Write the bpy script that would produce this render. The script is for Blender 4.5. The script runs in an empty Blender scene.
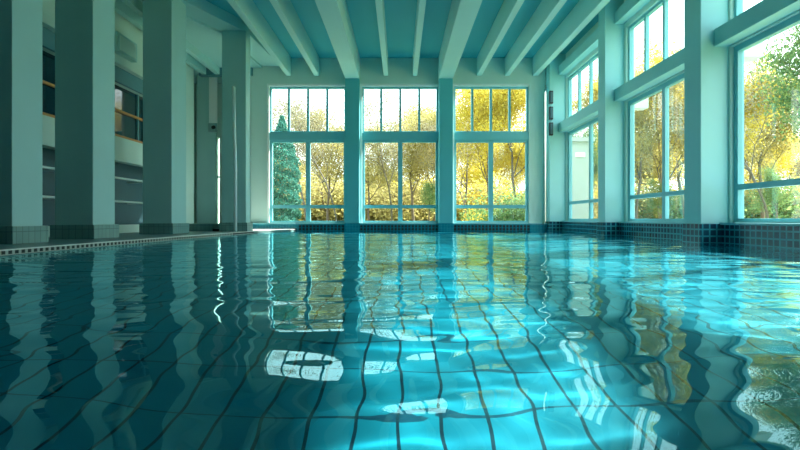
import bpy, bmesh, math, random
from mathutils import Vector, Matrix
R = math.radians
scene = bpy.context.scene
C = scene.collection

# ------------------------------------------------------------------ materials
def mat(name, color, rough=0.6, metal=0.0, spec=0.5, noise=0.0, nscale=4.0, bump=0.0, bscale=60.0):
    m = bpy.data.materials.new(name); m.use_nodes = True
    nt = m.node_tree; b = nt.nodes['Principled BSDF']
    b.inputs['Base Color'].default_value = (*color, 1)
    b.inputs['Roughness'].default_value = rough
    b.inputs['Metallic'].default_value = metal
    b.inputs['Specular IOR Level'].default_value = spec
    tc = nt.nodes.new('ShaderNodeTexCoord')
    if noise:
        n = nt.nodes.new('ShaderNodeTexNoise'); n.inputs['Scale'].default_value = nscale
        n.inputs['Detail'].default_value = 5
        nt.links.new(tc.outputs['Object'], n.inputs['Vector'])
        mx = nt.nodes.new('ShaderNodeMix'); mx.data_type = 'RGBA'
        mx.inputs['A'].default_value = (*[c*(1-noise) for c in color], 1)
        mx.inputs['B'].default_value = (*[min(1, c*(1+noise)) for c in color], 1)
        nt.links.new(n.outputs['Fac'], mx.inputs['Factor'])
        nt.links.new(mx.outputs['Result'], b.inputs['Base Color'])
    if bump:
        n2 = nt.nodes.new('ShaderNodeTexNoise'); n2.inputs['Scale'].default_value = bscale
        nt.links.new(tc.outputs['Object'], n2.inputs['Vector'])
        bp = nt.nodes.new('ShaderNodeBump'); bp.inputs['Strength'].default_value = bump
        bp.inputs['Distance'].default_value = 0.01
        nt.links.new(n2.outputs['Fac'], bp.inputs['Height'])
        nt.links.new(bp.outputs['Normal'], b.inputs['Normal'])
    return m

def tile_mat(name, c1, c2, grout, w, h, gap, rough=0.25, bias=0.0, offset=0.0, spec=0.5):
    m = bpy.data.materials.new(name); m.use_nodes = True
    nt = m.node_tree; b = nt.nodes['Principled BSDF']
    b.inputs['Roughness'].default_value = rough
    b.inputs['Specular IOR Level'].default_value = spec
    uv = nt.nodes.new('ShaderNodeUVMap'); uv.uv_map = 'metres'
    br = nt.nodes.new('ShaderNodeTexBrick')
    br.offset = offset; br.squash = 1.0
    br.inputs['Color1'].default_value = (*c1, 1)
    br.inputs['Color2'].default_value = (*c2, 1)
    br.inputs['Mortar'].default_value = (*grout, 1)
    br.inputs['Scale'].default_value = 1.0
    br.inputs['Mortar Size'].default_value = gap
    br.inputs['Mortar Smooth'].default_value = 0.1
    br.inputs['Bias'].default_value = bias
    br.inputs['Brick Width'].default_value = w
    br.inputs['Row Height'].default_value = h
    nt.links.new(uv.outputs['UV'], br.inputs['Vector'])
    nt.links.new(br.outputs['Color'], b.inputs['Base Color'])
    return m

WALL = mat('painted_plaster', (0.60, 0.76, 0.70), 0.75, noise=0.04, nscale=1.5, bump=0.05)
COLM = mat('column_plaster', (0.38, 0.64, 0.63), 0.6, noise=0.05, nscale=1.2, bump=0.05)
PILL = mat('pillar_paint', (0.36, 0.70, 0.72), 0.65, noise=0.04, nscale=1.5, bump=0.05)
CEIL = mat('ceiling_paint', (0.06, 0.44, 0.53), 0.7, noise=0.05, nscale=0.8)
PILL_SHADE = mat('shaded_pillar_teal', (0.10, 0.50, 0.56), 0.6, noise=0.04, nscale=1.0)  # pillar paint tinted deeper: backlit shade put into the far pillars' colour
BEAM = mat('beam_paint', (0.44, 0.71, 0.70), 0.65, noise=0.04, nscale=1.0)
FRAME = mat('window_frame_paint', (0.18, 0.53, 0.60), 0.4, noise=0.03)
TRIMW = mat('white_trim_paint', (0.9, 0.92, 0.9), 0.4, noise=0.02)
BASET = tile_mat('navy_mosaic_tile', (0.004, 0.035, 0.075), (0.01, 0.10, 0.15), (0.05, 0.36, 0.44), 0.155, 0.15, 0.018, 0.2, bias=-0.2)
FARBT = tile_mat('teal_mosaic_tile', (0.004, 0.22, 0.32), (0.01, 0.27, 0.36), (0.03, 0.34, 0.42), 0.13, 0.13, 0.010, 0.2)
PLINT = tile_mat('plinth_tile', (0.15, 0.31, 0.30), (0.18, 0.35, 0.34), (0.07, 0.16, 0.17), 0.15, 0.30, 0.006, 0.35)
POOLT = tile_mat('pool_tile', (0.001, 0.23, 0.32), (0.002, 0.26, 0.35), (0.0, 0.05, 0.09), 0.235, 0.52, 0.008, 0.5)
def add_long_joints(m, width, gap, col):
    nt = m.node_tree; b = nt.nodes['Principled BSDF']; src = b.inputs['Base Color'].links[0].from_socket
    uv = nt.nodes.new('ShaderNodeUVMap'); uv.uv_map = 'metres'
    sx = nt.nodes.new('ShaderNodeSeparateXYZ'); nt.links.new(uv.outputs['UV'], sx.inputs[0])
    pp = nt.nodes.new('ShaderNodeMath'); pp.operation = 'PINGPONG'; pp.inputs[1].default_value = width/2
    nt.links.new(sx.outputs['X'], pp.inputs[0])
    lt = nt.nodes.new('ShaderNodeMath'); lt.operation = 'LESS_THAN'; lt.inputs[1].default_value = gap
    nt.links.new(pp.outputs[0], lt.inputs[0])
    mx = nt.nodes.new('ShaderNodeMix'); mx.data_type = 'RGBA'; mx.inputs['B'].default_value = (*col, 1)
    nt.links.new(lt.outputs[0], mx.inputs['Factor']); nt.links.new(src, mx.inputs['A'])
    nt.links.new(mx.outputs['Result'], b.inputs['Base Color'])
add_long_joints(POOLT, 0.235, 0.0095, (0.0, 0.012, 0.03))
DECK = tile_mat('deck_tile', (0.16, 0.27, 0.27), (0.18, 0.29, 0.29), (0.10, 0.18, 0.18), 0.30, 0.30, 0.005, 0.35)
COPE = mat('coping_and_sunlit_deck', (0.75, 0.80, 0.76), 0.5, noise=0.06, nscale=8)
GRATE = mat('grating_bar', (0.42, 0.50, 0.46), 0.5)
DARK = mat('drain_channel_dark', (0.015, 0.03, 0.03), 0.6)
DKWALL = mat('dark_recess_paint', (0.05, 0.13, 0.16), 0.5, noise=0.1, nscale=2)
HEADER = mat('blue_grey_fascia', (0.10, 0.28, 0.34), 0.5, noise=0.05)
ORANGE = mat('varnished_orange_wood', (0.62, 0.26, 0.07), 0.35, noise=0.25, nscale=12)
STEEL = mat('brushed_steel', (0.75, 0.82, 0.82), 0.25, metal=0.9)
PALE = mat('pale_powder_coat', (0.72, 0.86, 0.85), 0.3)
BLACK = mat('black_plastic', (0.012, 0.016, 0.02), 0.35)
GREYB = mat('grey_metal_box', (0.25, 0.42, 0.44), 0.4, noise=0.05)
EXTW = mat('outside_render', (0.45, 0.52, 0.50), 0.8, noise=0.05)
GROUND = mat('leafy_lawn', (0.22, 0.22, 0.06), 0.95, noise=0.5, nscale=1.2)
BARK = mat('grey_brown_bark', (0.13, 0.10, 0.075), 0.9, noise=0.4, nscale=6, bump=0.4, bscale=20)
BIRCHB = mat('birch_bark', (0.12, 0.10, 0.08), 0.8, noise=0.35, nscale=5)

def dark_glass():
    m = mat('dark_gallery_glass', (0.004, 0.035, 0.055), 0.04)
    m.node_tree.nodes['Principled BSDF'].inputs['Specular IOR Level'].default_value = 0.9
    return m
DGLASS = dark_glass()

def pane_mat():
    m = bpy.data.materials.new('window_glass'); m.use_nodes = True
    nt = m.node_tree; nt.nodes.clear()
    out = nt.nodes.new('ShaderNodeOutputMaterial')
    tr = nt.nodes.new('ShaderNodeBsdfTransparent'); tr.inputs['Color'].default_value = (0.95, 0.98, 0.97, 1)
    gl = nt.nodes.new('ShaderNodeBsdfGlossy'); gl.inputs['Roughness'].default_value = 0.02
    lw = nt.nodes.new('ShaderNodeLayerWeight'); lw.inputs['Blend'].default_value = 0.5
    pw = nt.nodes.new('ShaderNodeMath'); pw.operation = 'POWER'; pw.inputs[1].default_value = 5.0
    fr = nt.nodes.new('ShaderNodeMath'); fr.operation = 'MULTIPLY_ADD'; fr.inputs[1].default_value = 0.9; fr.inputs[2].default_value = 0.03
    nt.links.new(lw.outputs['Facing'], pw.inputs[0]); nt.links.new(pw.outputs[0], fr.inputs[0])
    mx = nt.nodes.new('ShaderNodeMixShader')
    nt.links.new(fr.outputs[0], mx.inputs['Fac'])
    nt.links.new(tr.outputs[0], mx.inputs[1]); nt.links.new(gl.outputs[0], mx.inputs[2])
    nt.links.new(mx.outputs[0], out.inputs['Surface'])
    return m
PANE = pane_mat()
def sun_strip_mat():
    m = bpy.data.materials.new('sun_strip_glass'); m.use_nodes = True
    nt = m.node_tree; nt.nodes.clear()
    out = nt.nodes.new('ShaderNodeOutputMaterial')
    t = nt.nodes.new('ShaderNodeBsdfTranslucent'); t.inputs['Color'].default_value = (0.92, 0.95, 0.94, 1)
    d = nt.nodes.new('ShaderNodeBsdfDiffuse'); d.inputs['Color'].default_value = (0.8, 0.85, 0.84, 1)
    mx = nt.nodes.new('ShaderNodeMixShader'); mx.inputs['Fac'].default_value = 0.2
    nt.links.new(t.outputs[0], mx.inputs[1]); nt.links.new(d.outputs[0], mx.inputs[2])
    nt.links.new(mx.outputs[0], out.inputs['Surface'])
    return m
SUNSTRIP = sun_strip_mat()

def water_mat():
    m = bpy.data.materials.new('pool_water'); m.use_nodes = True
    nt = m.node_tree; nt.nodes.clear()
    out = nt.nodes.new('ShaderNodeOutputMaterial')
    g = nt.nodes.new('ShaderNodeBsdfGlass')
    g.inputs['Color'].default_value = (0.55, 0.96, 1.0, 1)
    g.inputs['Roughness'].default_value = 0.0
    g.inputs['IOR'].default_value = 1.33
    nt.links.new(g.outputs[0], out.inputs['Surface'])
    return m
WATER = water_mat()

def leaf_mat(name, c1, c2, trans=0.45):
    m = bpy.data.materials.new(name); m.use_nodes = True
    nt = m.node_tree; nt.nodes.clear()
    out = nt.nodes.new('ShaderNodeOutputMaterial')
    geo = nt.nodes.new('ShaderNodeNewGeometry')
    oi = nt.nodes.new('ShaderNodeObjectInfo')
    ramp = nt.nodes.new('ShaderNodeMix'); ramp.data_type = 'RGBA'
    ramp.inputs['A'].default_value = (*c1, 1); ramp.inputs['B'].default_value = (*c2, 1)
    nt.links.new(geo.outputs['Random Per Island'], ramp.inputs['Factor'])
    hs = nt.nodes.new('ShaderNodeHueSaturation')
    ma = nt.nodes.new('ShaderNodeMath'); ma.operation = 'MULTIPLY_ADD'
    ma.inputs[1].default_value = 0.3; ma.inputs[2].default_value = 0.85
    nt.links.new(oi.outputs['Random'], ma.inputs[0])
    nt.links.new(ma.outputs[0], hs.inputs['Value'])
    nt.links.new(ramp.outputs['Result'], hs.inputs['Color'])
    d = nt.nodes.new('ShaderNodeBsdfDiffuse'); t = nt.nodes.new('ShaderNodeBsdfTranslucent')
    nt.links.new(hs.outputs['Color'], d.inputs['Color']); nt.links.new(hs.outputs['Color'], t.inputs['Color'])
    mx = nt.nodes.new('ShaderNodeMixShader'); mx.inputs['Fac'].default_value = trans
    nt.links.new(d.outputs[0], mx.inputs[1]); nt.links.new(t.outputs[0], mx.inputs[2])
    nt.links.new(mx.outputs[0], out.inputs['Surface'])
    return m
L_GOLD = leaf_mat('golden_leaves', (0.50, 0.40, 0.04), (0.64, 0.54, 0.12))
L_OLIVE = leaf_mat('olive_gold_leaves', (0.32, 0.28, 0.10), (0.45, 0.40, 0.17))
L_PALE = leaf_mat('faded_leaves', (0.22, 0.20, 0.13), (0.30, 0.28, 0.19))
L_GREEN = leaf_mat('green_leaves', (0.09, 0.20, 0.09), (0.24, 0.33, 0.12))
L_CONI = leaf_mat('blue_green_needles', (0.05, 0.20, 0.17), (0.12, 0.32, 0.26), 0.25)

# ------------------------------------------------------------------ mesh helpers
def put_uv(bm):
    uv = bm.loops.layers.uv.new('metres')
    for f in bm.faces:
        n = f.normal; a = max(range(3), key=lambda i: abs(n[i]))
        for l in f.loops:
            p = l.vert.co
            l[uv].uv = (p.y, p.z) if a == 0 else ((p.x, p.z) if a == 1 else (p.x, p.y))

class MB:
    def __init__(self): self.bm = bmesh.new()
    def box(self, x0, x1, y0, y1, z0, z1):
        r = bmesh.ops.create_cube(self.bm, size=1.0)
        for v in r['verts']:
            v.co = Vector(((x0+x1)/2 + v.co.x*(x1-x0), (y0+y1)/2 + v.co.y*(y1-y0), (z0+z1)/2 + v.co.z*(z1-z0)))
        return self
    def prism(self, pts, z0, z1):
        lo = [self.bm.verts.new((x, y, z0)) for x, y in pts]
        hi = [self.bm.verts.new((x, y, z1)) for x, y in pts]
        n = len(pts)
        self.bm.faces.new(list(reversed(lo))); self.bm.faces.new(hi)
        for i in range(n):
            self.bm.faces.new((lo[i], lo[(i+1) % n], hi[(i+1) % n], hi[i]))
        return self
    def tube(self, pts, rads, seg=8, cap=True):
        rings = []
        for i, p in enumerate(pts):
            p = Vector(p)
            d = (Vector(pts[min(i+1, len(pts)-1)]) - Vector(pts[max(i-1, 0)])).normalized()
            up = Vector((0, 0, 1)) if abs(d.z) < 0.9 else Vector((1, 0, 0))
            u = d.cross(up).normalized(); w = d.cross(u).normalized()
            rr = rads[i] if hasattr(rads, '__len__') else rads
            rings.append([self.bm.verts.new(p + rr*(u*math.cos(2*math.pi*k/seg) + w*math.sin(2*math.pi*k/seg))) for k in range(seg)])
        for a, b in zip(rings, rings[1:]):
            for k in range(seg):
                f = self.bm.faces.new((a[k], a[(k+1) % seg], b[(k+1) % seg], b[k])); f.smooth = True
        if cap:
            self.bm.faces.new(list(reversed(rings[0]))); self.bm.faces.new(rings[-1])
        return self
    def build(self, name, m, parent=None, bevel=0.0, loc=None):
        bm = self.bm
        bmesh.ops.recalc_face_normals(bm, faces=bm.faces)
        if bevel:
            es = [e for e in bm.edges if len(e.link_faces) == 2 and e.calc_face_angle() > 0.6]
            bmesh.ops.bevel(bm, geom=es, offset=bevel, segments=2, affect='EDGES', profile=0.6)
        bm.normal_update(); put_uv(bm)
        if loc is not None:      # keep world shape, move origin to loc
            bmesh.ops.translate(bm, verts=bm.verts, vec=-Vector(loc))
        me = bpy.data.meshes.new(name); bm.to_mesh(me); bm.free()
        me.materials.append(m)
        o = bpy.data.objects.new(name, me); C.objects.link(o)
        if loc is not None: o.location = loc
        if parent is not None:
            o.parent = parent
            if loc is None: o.matrix_parent_inverse = Matrix.Translation(-Vector(parent.location))
            else: o.location = Vector(loc) - Vector(parent.location)
        return o

def tag(o, label=None, cat=None, group=None, kind=None):
    if label: o['label'] = label
    if cat: o['category'] = cat
    if group: o['group'] = group
    if kind: o['kind'] = kind
    return o

def empty(name, loc, label=None, cat=None, group=None, kind=None):
    o = bpy.data.objects.new(name, None); C.objects.link(o); o.location = loc
    o.empty_display_size = 0.2
    return tag(o, label, cat, group, kind)

def struct(o, label, cat): return tag(o, label, cat, kind='structure')

# ------------------------------------------------------------------ key sizes
XR = 7.25          # inner face of the right wall
YF = 22.0          # inner face of the far wall
ZC = 7.76          # ceiling
ZD = 0.075         # deck above water
PD = -1.35         # pool floor
XG = -9.0          # gallery wall
YB = -3.0          # back of the hall
EDGE = [(-5.75, YB), (-5.75, 8.0), (-5.70, 12.0), (-5.40, 18.0), (-4.65, 21.2), (-4.65, 21.72)]
def edge_x(y):
    for (xa, ya), (xb, yb) in zip(EDGE, EDGE[1:]):
        if ya <= y <= yb: return xa + (xb-xa)*(y-ya)/(yb-ya)
    return EDGE[-1][0]

# ------------------------------------------------------------------ room shell
# floor of the surround (deck) on the left and the pool basin
o = MB().prism(EDGE + [(-4.65, YF), (-7.0, YF), (-7.0, 24.5), (-10.6, 24.5), (-10.6, YB)], -0.3, ZD).build('floor', DECK)
struct(o, 'grey green tiled pool surround in front of the columns', 'floor')
o = MB().prism([(-6.6, YB), (XR, YB), (XR, YF), (-6.6, YF)], PD-0.2, PD).build('floor_pool', POOLT)
struct(o, 'turquoise tiled pool bottom with dark grid lines', 'floor'); POOLFLOOR = o
m = MB()
for (xa, ya), (xb, yb) in zip(EDGE, EDGE[1:]):
    m.prism([(xa, ya), (xb, yb), (xb-0.25, yb), (xa-0.25, ya)], PD, -0.302)
PWL = struct(m.build('wall_pool_left', POOLT), 'turquoise tiled left side of the pool basin', 'wall')

m = MB()
for (xa, ya), (xb, yb) in zip(EDGE, EDGE[1:]):
    m.prism([(xa+0.028, ya), (xb+0.028, yb), (xb+0.001, yb), (xa+0.001, ya)], PD, 0.004)
struct(m.build('baseboard_pool_left', PLINT), 'grey green tiled lip along the left pool edge', 'baseboard')
# right wall with openings
RW = [(16.55, 21.35), (11.55, 15.72), (5.8, 10.75)]      # openings along Y
LO, UP = (0.45, 4.30), (4.78, 6.68)
m = MB()
ys = [YB] + sorted([v for w in RW for v in w]) + [YF+0.4]
for a, b in zip(ys[0::2], ys[1::2]): m.box(XR, XR+0.25, a, b, 0.0, ZC)
for a, b in RW:
    m.box(XR, XR+0.25, a, b, 0.0, LO[0]); m.box(XR, XR+0.25, a, b, LO[1], UP[0]); m.box(XR, XR+0.25, a, b, UP[1], ZC)
struct(m.build('wall_right', WALL), 'pale right wall with tall windows between pillars', 'wall')
# tiled dado under the right windows, and ledge
o = MB().box(XR-0.16, XR+0.02, YB, YF, PD, 0.40).build('baseboard_right', BASET)
struct(o, 'navy mosaic tile band under the right windows at the waterline', 'baseboard'); BASER = o
o = MB().box(XR-0.20, XR, YB, YF-0.28, 0.40, 0.45).build('trim_1', FRAME, bevel=0.008)
struct(o, 'pale ledge along the foot of the right windows', 'trim')

# far wall with three openings
FW = [(-5.97, -2.42), (-1.80, 1.73), (2.33, 5.79)]
FZ0, FZ1 = 0.36, 6.57
m = MB()
xs = [-7.0] + [v for w in FW for v in w] + [6.47, 6.70, XR]
for a, b in zip(xs[0::2], xs[1::2]): m.box(a, b, YF, YF+0.3, 0.0, ZC)
for a, b in FW:
    m.box(a, b, YF, YF+0.3, -0.3, FZ0); m.box(a, b, YF, YF+0.3, FZ1, ZC)
m.box(6.47, 6.70, YF, YF+0.3, -0.3, 0.36); m.box(6.47, 6.70, YF, YF+0.3, 6.35, ZC)
struct(m.build('wall_far', WALL), 'pale far wall with three big windows', 'wall')
o = MB().box(-4.65, XR-0.16, 21.72, YF, PD, 0.30).build('baseboard_far', FARBT)
struct(o, 'teal mosaic tile band under the far windows at the waterline', 'baseboard'); BASEF = o
o = MB().box(-7.0, XR-0.2, 21.70, YF, 0.30, 0.345).build('trim_2', FRAME, bevel=0.008)
struct(o, 'pale teal ledge along the foot of the far windows', 'trim')
o = MB().box(-7.0, -4.66, 21.82, YF, ZD, 0.30).build('baseboard_far_left', FARBT)
struct(o, 'teal tiled skirting at the far left corner', 'baseboard')
w = empty('window_30', (6.60, YF+0.1, 0.36)); struct(w, 'added bright slit pane standing in for the sunlit wall edge in the far right corner', 'window')  # added slit; its bright pane stands in for a sunlit wall edge
MB().box(6.50, 6.70, YF+0.26, YF+0.28, 0.36, 6.3).build('pane', SUNSTRIP, w)
k = MB().box(6.47, 6.50, YF-0.02, YF+0.28, 0.36, 6.35).box(6.50, 6.70, YF-0.02, YF+0.28, 6.3, 6.35); k.build('window_frame', FRAME, w)

# dark slotted overflow grilles let into the band under each far window
def grille(n, x0, x1, label):
    e = empty('overflow_grille', ((x0+x1)/2, 21.71, 0.0), label, 'grille', 'overflow grilles under the far windows')
    MB().box(x0, x1, 21.68, 21.72, 0.02, 0.28).build('backing', DARK, e)
    k = max(6, int((x1-x0)/0.15)); w = (x1-x0)/k
    f = MB()
    for i in range(k+1): f.box(x0+i*w-0.022, x0+i*w+0.022, 21.655, 21.68, 0.02, 0.28)
    f.box(x0, x1, 21.655, 21.68, 0.26, 0.29); f.box(x0, x1, 21.655, 21.68, 0.135, 0.155)
    f.build('bars', FARBT, e)
grille(0, -4.5, -2.45, 'dark slotted overflow grille under the left far window')
grille(1, -1.78, 1.70, 'dark slotted overflow grille under the middle far window')
grille(2, 2.36, 5.75, 'dark slotted overflow grille under the right far window')

# back wall (behind the camera), ceiling, gallery ceiling
struct(MB().box(-10.6, XR+0.25, YB-0.3, YB, PD, ZC).build('wall_back', DKWALL), 'dark unseen back wall behind the pool', 'wall')  # out of view; coloured dark to keep the column faces in shade
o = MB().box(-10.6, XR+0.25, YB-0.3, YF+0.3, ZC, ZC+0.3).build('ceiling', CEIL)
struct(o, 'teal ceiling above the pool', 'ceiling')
o = MB().prism([(-7.86, YB), (-7.86, 12.0), (-7.71, 15.2), (-6.46, 18.05), (-6.18, 21.98), (-7.01, 21.98), (-7.01, 24.5), (-10.6, 24.5), (-10.6, YB)], 7.30, 7.42).build('ceiling_gallery', BEAM)
struct(o, 'pale ceiling over the side gallery', 'ceiling')
struct(MB().box(-10.6, -7.0, YF+0.3, 24.8, ZC-0.3, ZC).build('ceiling_far_left', CEIL), 'ceiling over the far left recess', 'ceiling')

# gallery wall (left): pieces around the upper glazing and the lower opening
GY0, GY1 = 4.0, 19.7
m = MB()
m.box(XG-0.35, XG, YB, GY0, ZD, 7.35); m.box(XG-0.35, XG, GY1, 21.4, ZD, 7.35)
m.box(XG-0.35, XG, GY0, GY1, ZD, 0.34)
m.box(XG-0.35, XG, GY0, GY1, 2.40, 3.16)
m.box(XG-0.35, XG, GY0, GY1, 4.86, 7.35)
struct(m.build('wall_left', WALL), 'pale gallery wall behind the columns', 'wall')
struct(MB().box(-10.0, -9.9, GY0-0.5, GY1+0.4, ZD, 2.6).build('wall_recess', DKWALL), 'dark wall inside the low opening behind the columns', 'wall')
struct(MB().box(-10.6, -10.3, YB, 24.8, ZD, 7.35).build('wall_outer_left', WALL), 'pale outer wall of the gallery', 'wall')
struct(MB().box(XG, XG+0.10, GY0, 19.8, 4.86, 5.34).build('trim_4', HEADER, bevel=0.01), 'blue grey fascia above the gallery glazing', 'trim')
struct(MB().box(XG, XG+0.28, GY0, 19.8, 5.34, 5.62).build('trim_5', WALL, bevel=0.015), 'pale projecting ledge above the fascia', 'trim')
# gallery glazing
w = empty('window_1', (XG-0.1, 12, 3.2)); struct(w, 'long dark gallery glazing with orange wooden rails', 'window')
for i in range(6):
    a = GY0 + i*(GY1-GY0)/6; b = GY0 + (i+1)*(GY1-GY0)/6
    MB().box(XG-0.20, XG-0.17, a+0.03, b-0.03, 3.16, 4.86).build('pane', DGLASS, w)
    MB().box(XG-0.24, XG-0.12, b-0.04, b+0.04, 3.16, 4.86).build('mullion', HEADER, w)
tag(MB().box(XG-0.17, XG-0.06, GY0, GY1, 3.16, 3.25).build('rail', ORANGE, w, bevel=0.01), 'orange varnished wooden sill rail')
tag(MB().box(XG-0.17, XG-0.08, GY0, GY1, 4.0, 4.07).build('rail', ORANGE, w, bevel=0.01), 'orange varnished wooden middle rail')
# white rails across the lower opening
for z, lab in ((1.86, 'upper white rail across the low dark opening behind the columns'), (1.10, 'lower white rail across the low dark opening behind the columns')):
    h = empty('handrail', (XG-0.12, 12.3, z), lab, 'rail', 'rails across the low opening')
    MB().tube([(XG-0.12, GY0, z), (XG-0.12, GY1, z)], 0.035, 10).build('bar', PALE, h)
    for y in (5.5, 9.5, 13.3, 17.8, 19.3):
        MB().tube([(XG-0.12, y, z), (XG-0.9, y, z-0.02)], 0.018, 8).build('bracket', PALE, h)

# end of the gallery
m = MB()
m.box(-10.6, -9.75, 24.5, 24.8, ZD, 7.5); m.box(-9.45, -9.16, 24.5, 24.8, ZD, 7.5); m.box(-9.02, -7.0, 24.5, 24.8, ZD, 7.5)
m.box(-9.75, -9.45, 24.5, 24.8, 5.3, 7.5); m.box(-9.75, -9.45, 24.5, 24.8, 2.95, 3.7)
m.box(-9.16, -9.02, 24.5, 24.8, 4.6, 7.5); m.box(-9.16, -9.02, 24.5, 24.8, ZD, 0.3)
struct(m.build('wall_far_left', WALL), 'pale end wall of the side gallery', 'wall')
struct(MB().box(-7.0, -6.7, YF, 24.8, ZD, 7.5).build('wall_recess_side', WALL), 'pale side wall of the far left recess', 'wall')
w = empty('window_2', (-9.12, 24.6, 0.3)); struct(w, 'narrow bright slit window at the end of the gallery', 'window')
MB().box(-9.16, -9.02, 24.64, 24.66, 0.3, 4.6).build('pane', PANE, w)
MB().box(-9.16, -9.02, 24.58, 24.7, 2.6, 2.68).build('transom', FRAME, w)
w = empty('window_3', (-9.6, 24.6, ZD)); struct(w, 'narrow dark glazed strip beyond the third column', 'window')
MB().box(-9.75, -9.45, 24.6, 24.64, ZD, 2.95).build('pane', DGLASS, w)
MB().box(-9.75, -9.45, 24.6, 24.64, 3.7, 5.3).build('pane', DGLASS, w)
MB().box(-9.75, -9.45, 24.55, 24.6, 4.3, 4.36).build('transom', FRAME, w)
struct(MB().box(-9.0, -6.6, 21.9, 22.2, 6.95, 7.3).build('trim_6', HEADER, bevel=0.01), 'blue grey lintel between the third and fourth columns', 'trim')

# ------------------------------------------------------------------ left columns
COLS = [(-7.0, 8.84, 0.87, 0.76, 'nearest pool column, cut by the left edge of the photo'),
        (-7.0, 11.17, 0.87, 0.86, 'thick pale column, second from the camera, beside the white rails'),
        (-6.85, 14.70, 0.87, 1.00, 'thick pale column, third from the camera, on the tiled surround'),
        (-5.60, 17.80, 0.87, 0.55, 'farthest left column, at the pool edge behind the pale pole')]
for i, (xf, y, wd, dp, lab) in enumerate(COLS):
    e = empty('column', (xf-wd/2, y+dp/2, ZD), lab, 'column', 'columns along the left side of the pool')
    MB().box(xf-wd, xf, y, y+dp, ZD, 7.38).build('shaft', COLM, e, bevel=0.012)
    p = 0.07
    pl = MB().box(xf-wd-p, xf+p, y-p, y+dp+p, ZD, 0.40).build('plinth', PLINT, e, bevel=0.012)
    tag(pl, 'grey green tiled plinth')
# column at the end of the gallery
e = empty('column', (-9.01, 23.35, ZD), 'slim shaded column at the gallery end, between the third and fourth columns', 'column')
MB().box(-9.53, -8.66, 23.0, 23.2, ZD, 7.3).build('shaft', COLM, e, bevel=0.012)
tag(MB().box(-8.95, -8.57, 22.95, 23.0, 5.03, 7.2).build('panel', TRIMW, e, bevel=0.008), 'pale panel on the upper right')
# beam carried by the columns
CL = [(-7.43, YB), (-7.43, 12.0), (-7.28, 15.2), (-6.03, 18.05), (-5.75, 21.99)]
pts = [(x+0.42, y) for x, y in CL] + [(x-0.42, y) for x, y in reversed(CL)]
tag(MB().prism(pts, 7.38, ZC-0.002).build('edge_beam', BEAM, loc=(-7.0, 10, 7.38)), 'long beam resting on the tops of the left columns', 'beam')
for x, lab in ((-8.15, 'slim beam under the gallery ceiling, nearer the columns'), (-8.75, 'slim beam under the gallery ceiling, against the gallery wall')):
    tag(MB().box(x-0.1, x+0.1, YB+0.02, 21.88, 6.98, 7.30).build('gallery_beam', BEAM, loc=(x, 10, 6.98), bevel=0.01), lab, 'beam')
# low tiled kerb between third and fourth columns, with a small box on the deck
o = MB().box(-7.85, -6.60, 18.1, 18.55, ZD, 0.36).build('tiled_bench', PLINT, loc=(-7.2, 18.3, ZD), bevel=0.012)
tag(o, 'low tiled block on the surround left of the farthest left column', 'bench')
e = empty('socket_box', (-6.75, 18.02, ZD), 'tiny black box on the surround in front of the low tiled block', 'box')
MB().box(-6.87, -6.63, 17.95, 18.08, ZD, 0.17).build('case', BLACK, e, bevel=0.01)
MB().box(-6.80, -6.70, 17.99, 18.04, 0.17, 0.20).build('lid', GREYB, e)
# pale pole at the pool edge
e = empty('pool_pole', (-5.72, 17.15, ZD), 'tall slim pale pole standing in front of the farthest left column', 'pole')
MB().tube([(-5.76, 17.15, ZD), (-5.76, 17.15, 2.2), (-5.80, 17.15, 3.6), (-5.82, 17.15, 5.15)], 0.06, 12).build('tube', PALE, e)
MB().tube([(-5.76, 17.15, ZD), (-5.76, 17.15, ZD+0.03)], 0.11, 16).build('foot_plate', STEEL, e)
MB().tube([(-5.82, 17.15, 5.15), (-5.82, 17.15, 5.22)], [0.05, 0.02], 12).build('cap', STEEL, e)
# ventilation box on gallery ledge
e = empty('ventilation_box', (-8.72, 15.4, 5.62), 'pale boxy panel on the gallery ledge between second and third columns', 'ventilation box')
MB().box(-8.95, -8.55, 14.85, 15.95, 5.62, 6.22).build('case', COLM, e, bevel=0.015)
MB().box(-8.55, -8.53, 14.95, 15.85, 5.70, 6.14).build('front_grille', WALL, e)
# security camera on the slim column
e = empty('security_camera', (-8.56, 22.95, 4.62), 'small black camera on a grey box on the slim shaded gallery column', 'camera')
MB().box(-8.95, -8.57, 22.86, 23.0, 4.60, 5.0).build('mount_box', GREYB, e, bevel=0.01)
MB().tube([(-8.66, 22.86, 4.80), (-8.63, 22.70, 4.78), (-8.61, 22.55, 4.74)], [0.07, 0.09, 0.08], 12).build('camera_body', BLACK, e)
# overflow grating and coping along the left pool edge
e = empty('drain_grating', (-6.15, 6, ZD), 'long slotted drain grating set along the left pool edge', 'drain')
base, rim = MB(), MB()
for (xa, ya), (xb, yb) in zip(EDGE[:4], EDGE[1:4]):
    base.prism([(xa+0.028, ya), (xb+0.028, yb), (xb+0.001, yb), (xa+0.001, ya)], 0.016, ZD-0.007)
    rim.prism([(xa+0.034, ya), (xb+0.034, yb), (xb+0.001, yb), (xa+0.001, ya)], 0.004, 0.016)
base.build('channel', DARK, e); rim.build('rim', GRATE, e)
for i in range(84):
    y = 5.6 + i*0.125; x = edge_x(y)
    MB().box(x+0.02, x+0.034, y, y+0.05, 0.016, ZD-0.007).build('slat', GRATE, e)
m = MB()
for (xa, ya), (xb, yb) in zip(EDGE, EDGE[1:]):
    m.prism([(xa+0.03, ya), (xb+0.03, yb), (xb-0.05, yb), (xa-0.05, ya)], ZD-0.006, ZD+0.012)
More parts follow.
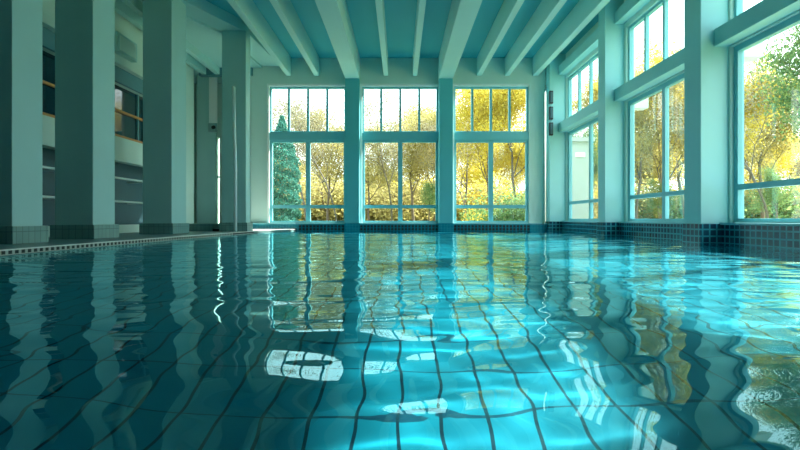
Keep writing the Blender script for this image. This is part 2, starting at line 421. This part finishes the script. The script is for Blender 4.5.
m.prism([(-4.62, 21.7), (-4.70, 21.15), (-5.40, 18.3), (-7.0, 19.2), (-7.0, 21.8), (-4.62, 21.8)], ZD, ZD+0.012)  # corner deck sheet: sunlight put into its pale stone colour
struct(m.build('trim_7', COPE), 'pale stone coping along the left pool edge, with the sunlit far corner deck painted pale', 'trim')

# ------------------------------------------------------------------ ceiling beams
BX = [(-4.98, .22, 6.95, 'slim ceiling beam farthest to the left'), (-3.73, .22, 6.95, 'slim ceiling beam second from the left'),
      (-2.11, .62, 6.73, 'thick ceiling beam left of centre, over the left far pillar'), (-0.63, .20, 6.95, 'slim ceiling beam just left of the middle'),
      (0.67, .20, 6.95, 'slim ceiling beam just right of the middle'), (2.03, .62, 6.73, 'thick ceiling beam right of centre, over the right far pillar'),
      (3.55, .22, 6.95, 'slim ceiling beam beside the right thick beam, on its right'), (4.80, .22, 6.95, 'slim ceiling beam second from the right wall'),
      (6.06, .24, 6.95, 'slim ceiling beam nearest the right wall')]
for x, wd, z, lab in BX:
    tag(MB().box(x-wd/2, x+wd/2, YB+0.01, YF-0.01, z, ZC-0.001).build('ceiling_beam', BEAM, loc=(x, 10, z), bevel=0.012), lab, 'beam', 'ceiling beams over the pool')
# far pillars
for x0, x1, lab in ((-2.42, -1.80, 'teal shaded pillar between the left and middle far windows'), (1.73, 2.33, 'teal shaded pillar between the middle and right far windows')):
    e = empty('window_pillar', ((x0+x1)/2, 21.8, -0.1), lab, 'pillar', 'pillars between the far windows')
    MB().box(x0, x1, 21.60, YF+0.02, 0.345, 6.73).build('shaft', PILL_SHADE, e, bevel=0.01)
    MB().box(x0-0.02, x1+0.02, 21.58, 21.72, PD, 0.345).build('tiled_base', FARBT, e)
# right wall pillars
XP = 6.64
RP = [(21.45, 21.98, 6.55, 'corner pillar carrying three black wall lights'),
      (15.87, 16.43, XP, 'right wall pillar between the farthest and second farthest side windows'),
      (10.82, 11.45, XP, 'nearest visible right wall pillar, left of the closest side window')]
for y0, y1, xp, lab in RP:
    e = empty('wall_pillar', ((xp+XR)/2, (y0+y1)/2, 0), lab, 'pillar', 'pillars along the right wall')
    MB().box(xp, XR+0.01, y0, y1, 0.42, ZC-0.001).build('shaft', PILL, e, bevel=0.012)
    tag(MB().box(xp-0.03, XR-0.1, y0-0.03, min(y1+0.03, 21.99), PD, 0.42).build('tiled_base', BASET, e), 'navy mosaic tiled base')
    if y0 < 20:
        MB().box(XR+0.25, XR+0.37, y0+0.05, y1-0.05, 0.0, 7.6).build('outer_fin', EXTW, e)
        MB().box(XR+0.37, XR+0.85, y0+0.1, y1-0.1, 4.15, 4.62).build('bracket', EXTW, e)
# transom beams and header beams on the right wall
SPANS = [(16.42, 21.46, 'farthest side window'), (11.44, 15.88, 'second farthest side window'), (5.5, 10.83, 'closest side window')]
for a, b, nm in SPANS:
    tag(MB().box(6.94, XR+0.01, a, b, 4.34, 4.72).build('transom_beam', PILL, loc=(7.1, (a+b)/2, 4.34), bevel=0.012), 'projecting beam across the middle of the '+nm, 'beam', 'projecting beams on the right wall')
    tag(MB().box(6.94, XR+0.01, a, b, 6.84, 7.24).build('header_beam', PILL, loc=(7.1, (a+b)/2, 6.84), bevel=0.012), 'projecting beam above the '+nm, 'beam', 'projecting beams on the right wall')
# black wall lights on the corner pillar
for z, lab in ((5.55, 'topmost of three small black wall lights on the corner pillar'), (4.86, 'middle one of three small black wall lights on the corner pillar'), (4.17, 'lowest of three small black wall lights on the corner pillar')):
    e = empty('wall_light', (6.60, 21.4, z), lab, 'wall light', 'black wall lights')
    MB().box(6.50, 6.66, 21.28, 21.45, z, z+0.56).build('housing', BLACK, e, bevel=0.02)
    MB().box(6.53, 6.63, 21.262, 21.28, z+0.06, z+0.50).build('lens', DKWALL, e, bevel=0.004)

# ------------------------------------------------------------------ windows
def window(n, axis, u0, u1, z0, z1, plane, cols, bars, label, fr=0.09, mu=0.10, bw=0.15):
    """axis 'x': window runs along X in plane y=plane; axis 'y': runs along Y in plane x=plane"""
    w = empty('window_%d' % n, ((u0+u1)/2, plane, z0) if axis == 'x' else (plane, (u0+u1)/2, z0))
    struct(w, label, 'window')
    d = 0.07
    def bx(mb, a, b, c, e, dd=d, off=0.0):
        if axis == 'x': mb.box(a, b, plane-dd+off, plane+dd+off, c, e)
        else: mb.box(plane-dd+off, plane+dd+off, a, b, c, e)
    m = MB()
    bx(m, u0, u0+fr, z0, z1); bx(m, u1-fr, u1, z0, z1); bx(m, u0+fr, u1-fr, z0, z0+fr*0.7); bx(m, u0+fr, u1-fr, z1-fr, z1)
    m.build('window_frame', FRAME, w, bevel=0.006)
    cw = (u1-u0)/cols
    for i in range(1, cols):
        k = MB(); bx(k, u0+i*cw-mu/2, u0+i*cw+mu/2, z0+fr*0.7, z1-fr, 0.055); k.build('mullion', FRAME, w)
    for zb in bars:
        k = MB(); bx(k, u0+fr, u1-fr, zb-bw/2, zb+bw/2, 0.06, -0.004 if True else 0); k.build('transom', FRAME, w)
    k = MB(); bx(k, u0+fr*0.6, u1-fr*0.6, z0+fr*0.4, z1-fr*0.6, 0.008, 0.03); k.build('pane', PANE, w)
    return w
wn = 4
for (a, b), nm in zip(FW, ('left', 'middle', 'right')):
    window(wn, 'x', a+0.09, b-0.0, 4.43, 6.50, YF+0.16, 4, [], 'four pane upper part of the %s far window' % nm); wn += 1
    window(wn, 'x', a+0.09, b-0.0, FZ0, 4.10, YF+0.16, 2, [1.09], 'two pane lower part of the %s far window' % nm, mu=0.2, fr=0.12); wn += 1
    tag(MB().box(a, b, YF+0.02, YF+0.26, 4.08, 4.45).build('trim_%d' % (wn+20), FRAME, bevel=0.01), 'teal transom panel across the %s far window' % nm, 'trim', kind='structure')
    tag(MB().box(a, b, YF-0.03, YF+0.24, 6.50, 6.60).build('trim_%d' % (wn+40), TRIMW, bevel=0.01), 'white top lining of the %s far window' % nm, 'trim', kind='structure')
    tag(MB().box(a, a+0.10, YF-0.03, YF+0.24, FZ0, 6.50).build('trim_%d' % (wn+60), TRIMW, bevel=0.01), 'white side lining of the %s far window' % nm, 'trim', kind='structure')
for (a, b), nm in zip(RW, ('farthest', 'second farthest', 'closest')):
    window(wn, 'y', a, b, UP[0], UP[1], XR+0.14, 4, [], 'four pane upper part of the %s right side window' % nm); wn += 1
    window(wn, 'y', a, b, LO[0], LO[1], XR+0.14, 2, [1.22], 'two pane lower part of the %s right side window' % nm, mu=0.16, fr=0.13, bw=0.12); wn += 1

# ------------------------------------------------------------------ water
rng = random.Random(5)
WV = []
for k in range(9):      # long swell
    lam = rng.uniform(0.9, 2.4); th = R(90) + rng.gauss(0, R(38)); WV.append((2*math.pi/lam, math.cos(th), math.sin(th), rng.uniform(0, 6.28), 0.0058))
for k in range(10):     # ripples
    lam = rng.uniform(0.38, 0.8); th = R(90) + rng.gauss(0, R(38)); WV.append((2*math.pi/lam, math.cos(th), math.sin(th), rng.uniform(0, 6.28), 0.0095))
for k in range(9):      # fine cross ripples
    lam = rng.uniform(0.2, 0.36); th = R(90) + rng.gauss(0, R(20)); WV.append((2*math.pi/lam, math.cos(th), math.sin(th), rng.uniform(0, 6.28), 0.0095))
def wave(x, y):
    wx = x + 0.16*math.sin(0.9*y+0.7*x) + 0.10*math.sin(2.1*x-1.3*y+1.0)
    wy = y + 0.20*math.sin(0.8*x+0.4*y+2.0) + 0.08*math.sin(2.7*x+0.9*y)
    h = 0.0
    for k, cx, cy, ph, s in WV: h += s/k*math.sin(k*(cx*wx+cy*wy)+ph)
    return h
bm = bmesh.new()
yv = []; y = YB+0.002
while y < 21.71: yv.append(y); y += 0.03 if y < 9 else 0.045
yv.append(21.715)
NX = 300; rows = []
for y in yv:
    xa = edge_x(y)+0.037; xb = XR-0.162
    for y0, y1, xp, _l in RP:
        if y0-0.10 <= y <= y1+0.10: xb = xp-0.032
    row = []
    for i in range(NX+1):
        x = xa + (xb-xa)*i/NX
        row.append(bm.verts.new((x, y, wave(x, y))))
    rows.append(row)
for a, b in zip(rows, rows[1:]):
    for i in range(NX):
        f = bm.faces.new((a[i], a[i+1], b[i+1], b[i])); f.smooth = True
me = bpy.data.meshes.new('pool_water'); bm.to_mesh(me); bm.free(); me.materials.append(WATER)
water = bpy.data.objects.new('pool_water', me); C.objects.link(water)
tag(water, 'clear rippling turquoise water filling the pool', 'water', kind='stuff')

# ------------------------------------------------------------------ outside
o = MB().box(-60, 90, 22.6, 400, -0.5, -0.2).box(9.0, 90, -40, 22.6, -0.5, -0.2).build('ground', GROUND)
struct(o, 'grassy ground with fallen leaves outside the windows', 'ground')
e = empty('annex_building', (9.3, 26, -0.2), 'white rendered outbuilding seen through the farthest right side window', 'building')
MB().box(8.7, 9.75, 25.2, 28.0, -0.2, 4.5).build('wall', EXTW, e)
MB().box(8.55, 9.95, 25.0, 28.2, 4.5, 4.7).build('roof', EXTW, e)
MB().box(9.0, 9.5, 25.12, 25.2, 3.7, 3.95).build('lamp_reflection', TRIMW, e, bevel=0.03)  # white block stands in for a ceiling light's reflection in the pane

def tree_meshes(seed, h, rx, kind, nleaf, lsize, trunk_r):
    r = random.Random(seed); tips = []; mb = MB()
    def branch(p, d, L, rad, lvl):
        n = 5; pts = [p]; rads = [rad]; q = Vector(p); dd = Vector(d)
        for i in range(n):
            dd = (dd + Vector((r.gauss(0, .13), r.gauss(0, .13), r.gauss(0.04, .08)))).normalized()
            q = q + dd*(L/n); pts.append(q.copy()); rads.append(rad*(1-0.72*(i+1)/n))
            if lvl < 3 and i >= (1 if lvl else 1):
                for _ in range(2 if lvl == 0 else r.choice((1, 2))):
                    a = r.uniform(0, 6.28); t = r.uniform(0.5, 1.1)
                    side = Vector((math.cos(a), math.sin(a), 0.15))
                    nd = (dd*math.cos(t) + side*math.sin(t)).normalized()
                    ll = L*(0.50 if lvl else 0.42*rx/3.0*(1.25-0.75*i/n))*r.uniform(.75, 1.2)
                    branch(q.copy(), nd, ll, rads[-1]*0.62, lvl+1)
            if lvl >= 1: tips.append((q.copy(), lvl))
        mb.tube([tuple(v) for v in pts], rads, 6 if lvl < 2 else 4, cap=False)
    if kind == 'tree':
        branch(Vector((0, 0, 0)), Vector((r.gauss(0, .04), r.gauss(0, .04), 1)), h, trunk_r, 0)
    elif kind == 'shrub':
        for k in range(7):
            a = r.uniform(0, 6.28); branch(Vector((0.2*math.cos(a), 0.2*math.sin(a), 0)), Vector((math.cos(a)*.6, math.sin(a)*.6, 1)).normalized(), h, trunk_r, 1)
    else:
        mb.tube([(0, 0, 0), (0, 0, h*0.95)], [trunk_r, 0.02], 8, cap=False)
    lb = bmesh.new()
    def leaf(p, s):
        n = Vector((r.gauss(0, 1), r.gauss(0, 1), r.gauss(0, 1))).normalized()
        u = n.orthogonal().normalized(); v = n.cross(u)
        a = r.uniform(0, 6.28); u, v = u*math.cos(a)+v*math.sin(a), v*math.cos(a)-u*math.sin(a)
        q = [p+u*s*.6, p+v*s*.34, p-u*s*.6, p-v*s*.34]
        lb.faces.new([lb.verts.new(x) for x in q])
    for i in range(nleaf):
        if kind in ('tree', 'shrub'):
            q, lv = r.choice(tips); sp = 0.42 if kind == 'tree' else 0.28
            p = q + Vector((r.gauss(0, sp), r.gauss(0, sp), r.gauss(0, sp*.9)))
            if kind == 'shrub': p.z *= r.uniform(.25, 1.0)
            if p.z < 0.03: continue
        else:
            t = r.random()**1.4; a = r.uniform(0, 6.28)
            rr = rx*min(1.0, (1-t)*2.2+0.06)*(0.72+0.28*r.random())*(1+0.12*math.sin(9*t*6+3*a))
            p = Vector((rr*math.cos(a), rr*math.sin(a), 0.1+t*(h-0.1)))
        leaf(p, lsize*r.uniform(.7, 1.25))
    lm = bpy.data.meshes.new('foliage'); lb.to_mesh(lm); lb.free()
    bmesh.ops.recalc_face_normals(mb.bm, faces=mb.bm.faces)
    tm = bpy.data.meshes.new('trunk'); mb.bm.to_mesh(tm); mb.bm.free()
    return tm, lm
def kind_of(seed, h, rx, kind, n, ls, tr, leafm, bark):
    t, l = tree_meshes(seed, h, rx, kind, n, ls, tr); t.materials.append(bark); l.materials.append(leafm)
    return t, l, max(v.co.z for v in l.vertices)
PROTO = {
 'gold': kind_of(1, 9.0, 3.0, 'tree', 20000, .14, .13, L_GOLD, BIRCHB),
 'olive': kind_of(2, 8.0, 3.2, 'tree', 17000, .145, .15, L_OLIVE, BARK),
 'bare': kind_of(3, 8.0, 2.6, 'tree', 6000, .10, .08, L_PALE, BIRCHB),
 'green': kind_of(4, 8.0, 3.0, 'tree', 14000, .13, .15, L_GREEN, BARK),
 'conifer': kind_of(5, 7.6, 1.15, 'cone', 14000, .15, .12, L_CONI, BARK),
 'shrub': kind_of(6, 1.5, 1.2, 'shrub', 6000, .10, .04, L_GREEN, BARK),
 'yshrub': kind_of(7, 1.5, 1.2, 'shrub', 6000, .10, .04, L_GOLD, BARK),
 'bush': kind_of(8, 1.5, 1.2, 'shrub', 7000, .09, .04, L_OLIVE, BARK),
}
NAMES = {'gold': ('birch_tree', 'tree'), 'olive': ('autumn_tree', 'tree'), 'bare': ('birch_tree', 'tree'), 'green': ('leafy_tree', 'tree'),
         'conifer': ('conifer_tree', 'tree'), 'shrub': ('garden_shrub', 'shrub'), 'yshrub': ('garden_shrub', 'shrub'), 'bush': ('garden_shrub', 'shrub')}
def plant(kind, px, y, h, label, rot=0, wide=1.0):
    """px: direction as tangent*490 from the photographer, y: distance ahead"""
    t, l, h0 = PROTO[kind]; nm, cat = NAMES[kind]
    e = empty(nm, (px*y/490.0, y, -0.2), label, cat, 'trees outside the windows' if cat == 'tree' else 'shrubs outside the windows')
    s = h/h0
    if kind in ('shrub', 'yshrub', 'bush'): s = h/h0
    e.rotation_euler = (0, 0, rot); e.scale = (s*wide, s*wide, s)
    for n2, me2 in (('trunk', t), ('foliage', l)):
        c = bpy.data.objects.new(n2, me2); C.objects.link(c); c.parent = e
    return e
T = [
 ('conifer', -118, 29, 6.9, 'blue green conifer behind the left pane of the left far window', 0, 1.0),
 ('bare', -92, 33, 10.6, 'thin faded birch behind the left half of the left far window', .4, 1.0),
 ('olive', -72, 38, 9.6, 'olive autumn tree behind the right half of the left far window', 2, 1.0),
 ('olive', -112, 50, 8.5, 'distant olive tree behind the blue green conifer', 1.2, 1.2),
 ('bare', -62, 31, 9.6, 'thin twiggy birch at the right side of the left far window', 1.0, .8),
 ('olive', -30, 36, 8.0, 'olive gold tree at the left side of the middle far window', 3.0, 1.0),
 ('bare', -8, 30, 8.4, 'twiggy faded birch behind the middle far window', 2.5, 1.0),
 ('olive', 14, 40, 10.2, 'olive gold tree in the centre right of the middle far window', 4.0, 1.1),
 ('olive', 34, 42, 11.6, 'olive gold tree at the right edge of the middle far window', .3, 1.0),
 ('green', 30, 34, 3.6, 'small green tree low in the middle far window', .3, 1.0),
 ('gold', 64, 38, 11.5, 'golden birch behind the left pane of the right far window', 1.9, .9),
 ('gold', 90, 34, 12.0, 'tall bright yellow birch in the middle of the right far window', 2.8, .9),
 ('gold', 116, 37, 14.0, 'tall bright yellow birch at the right edge of the right far window', 5.0, 1.0),
 ('bare', 70, 30, 7.4, 'slim dark trunked birch in front of the yellow birches', .9, .8),
 ('shrub', 106, 28, 3.0, 'round green shrub at the lower right of the right far window', .2, 1.2),
 ('yshrub', 84, 29, 1.9, 'low yellow shrub at the foot of the right far window', .8, 1.1),
 ('green', 190, 34, 8.0, 'green tree behind the farthest right side window', .8, 1.0),
 ('gold', 205, 42, 13.5, 'golden tree at the upper right of the farthest side window', .1, 1.0),
 ('gold', 236, 27, 10.6, 'golden tree at the left of the second farthest side window', 1.5, .9),
 ('olive', 262, 24, 8.6, 'olive tree in the middle of the second farthest side window', 2.2, .9),
 ('gold', 286, 29, 11.6, 'golden tree at the right of the second farthest side window', 3.3, 1.0),
 ('green', 268, 21, 2.6, 'small green tree low in the second farthest side window', 1.1, 1.0),
 ('gold', 342, 21, 8.0, 'golden tree at the left of the closest side window', 2.6, .9),
 ('bare', 372, 18, 8.0, 'slim bare tree in the middle of the closest side window', .5, .8),
 ('olive', 362, 26, 9.0, 'olive gold tree beyond the slim bare tree', 4.4, 1.0),
 ('green', 410, 17, 9.2, 'tall green tree at the right of the closest side window', 3.6, .9),
 ('green', 378, 20, 3.0, 'small green tree low in the closest side window', 2.1, 1.0),
 ('gold', 352, 34, 9.5, 'distant golden tree beyond the closest side window', 4.9, 1.1),
 ('olive', 240, 46, 10.0, 'distant olive tree beyond the second farthest side window', .7, 1.3),
]
for a in T: plant(*a)
for i, px in enumerate(range(-135, 150, 21)):
    y = 60 + (i*7) % 9
    plant(('olive', 'gold', 'olive', 'bare')[i % 4] if px < 40 else 'gold', px, y, 7.0 + (i*5) % 4 + (4 if px > 50 else 0), ('distant golden tree in the far row beyond the far windows' if px > 40 else 'distant %s tree in the far row beyond the far windows' % ('olive', 'golden', 'olive', 'nearly bare')[i % 4]), i*1.3, 1.25)
for i, px in enumerate(range(-128, 150, 22)):
    plant('yshrub' if px > 40 and i % 3 else 'bush', px, 46 + (i*5) % 7, 4.6 + (i*3) % 5*.5, ('bushy yellow shrub in the thicket behind the far windows' if px > 40 and i % 3 else 'bushy olive shrub in the thicket behind the far windows'), i*2.1, 1.5)
for i, px in enumerate((175, 200, 225, 250, 275, 300, 330, 360, 390, 420, 450)):
    plant(('bush', 'yshrub', 'bush', 'shrub')[i % 4], px, 31 + (i*5) % 7, 3.4 + (i*3) % 4*.4, 'bushy %s shrub in the thicket behind the right side windows' % ('olive', 'yellow', 'olive', 'green')[i % 4], i*2.7, 1.3)
for i, px in enumerate((180, 215, 250, 285, 325, 365, 405, 440)):
    plant(('olive', 'gold')[i % 2], px, 44 + (i*5) % 7, 8.0 + i % 3, 'distant %s tree in the far row beyond the right side windows' % ('olive', 'golden')[i % 2], i*1.7, 1.3)

# ------------------------------------------------------------------ light
SUNDIR = Vector((0.87, 0.49, 0)).normalized()*math.cos(R(40)) + Vector((0, 0, math.sin(R(40))))
sl = bpy.data.lights.new('sun', 'SUN'); sl.energy = 20.0; sl.angle = R(2.5); sl.color = (1.0, 0.95, 0.86)
so = bpy.data.objects.new('sun', sl); C.objects.link(so); so.location = (30, 25, 30)
so.rotation_euler = SUNDIR.to_track_quat('Z', 'Y').to_euler()
W = bpy.data.worlds.new('overcast_sky'); scene.world = W; W.use_nodes = True
bg = W.node_tree.nodes['Background']
bg.inputs['Color'].default_value = (0.82, 0.96, 0.98, 1); bg.inputs['Strength'].default_value = 3.0
# real caustics on the pool tiles
sl.cycles.is_caustics_light = True
water.cycles.is_caustics_caster = True
for o in (POOLFLOOR, PWL, BASER, BASEF): o.cycles.is_caustics_receiver = True

# ------------------------------------------------------------------ camera
cd = bpy.data.cameras.new('camera'); cam = bpy.data.objects.new('camera', cd); C.objects.link(cam)
cam.location = (0, 0, 0.53); cam.rotation_euler = (R(90), 0, 0)
cd.sensor_width = 36; cd.lens = 490/800*36; cd.shift_y = -6/800; cd.clip_start = 0.02; cd.clip_end = 500
scene.camera = cam
vs = scene.view_settings
vs.view_transform = 'Standard'; vs.look = 'None'; vs.exposure = 0.55; vs.gamma = 1.0; vs.use_curve_mapping = False
cy = scene.cycles
cy.use_denoising = True; cy.max_bounces = 14; cy.diffuse_bounces = 6; cy.glossy_bounces = 6; cy.transmission_bounces = 8
cy.transparent_max_bounces = 16; cy.caustics_refractive = True; cy.caustics_reflective = True; cy.blur_glossy = 0.3
cy.sample_clamp_indirect = 6.0
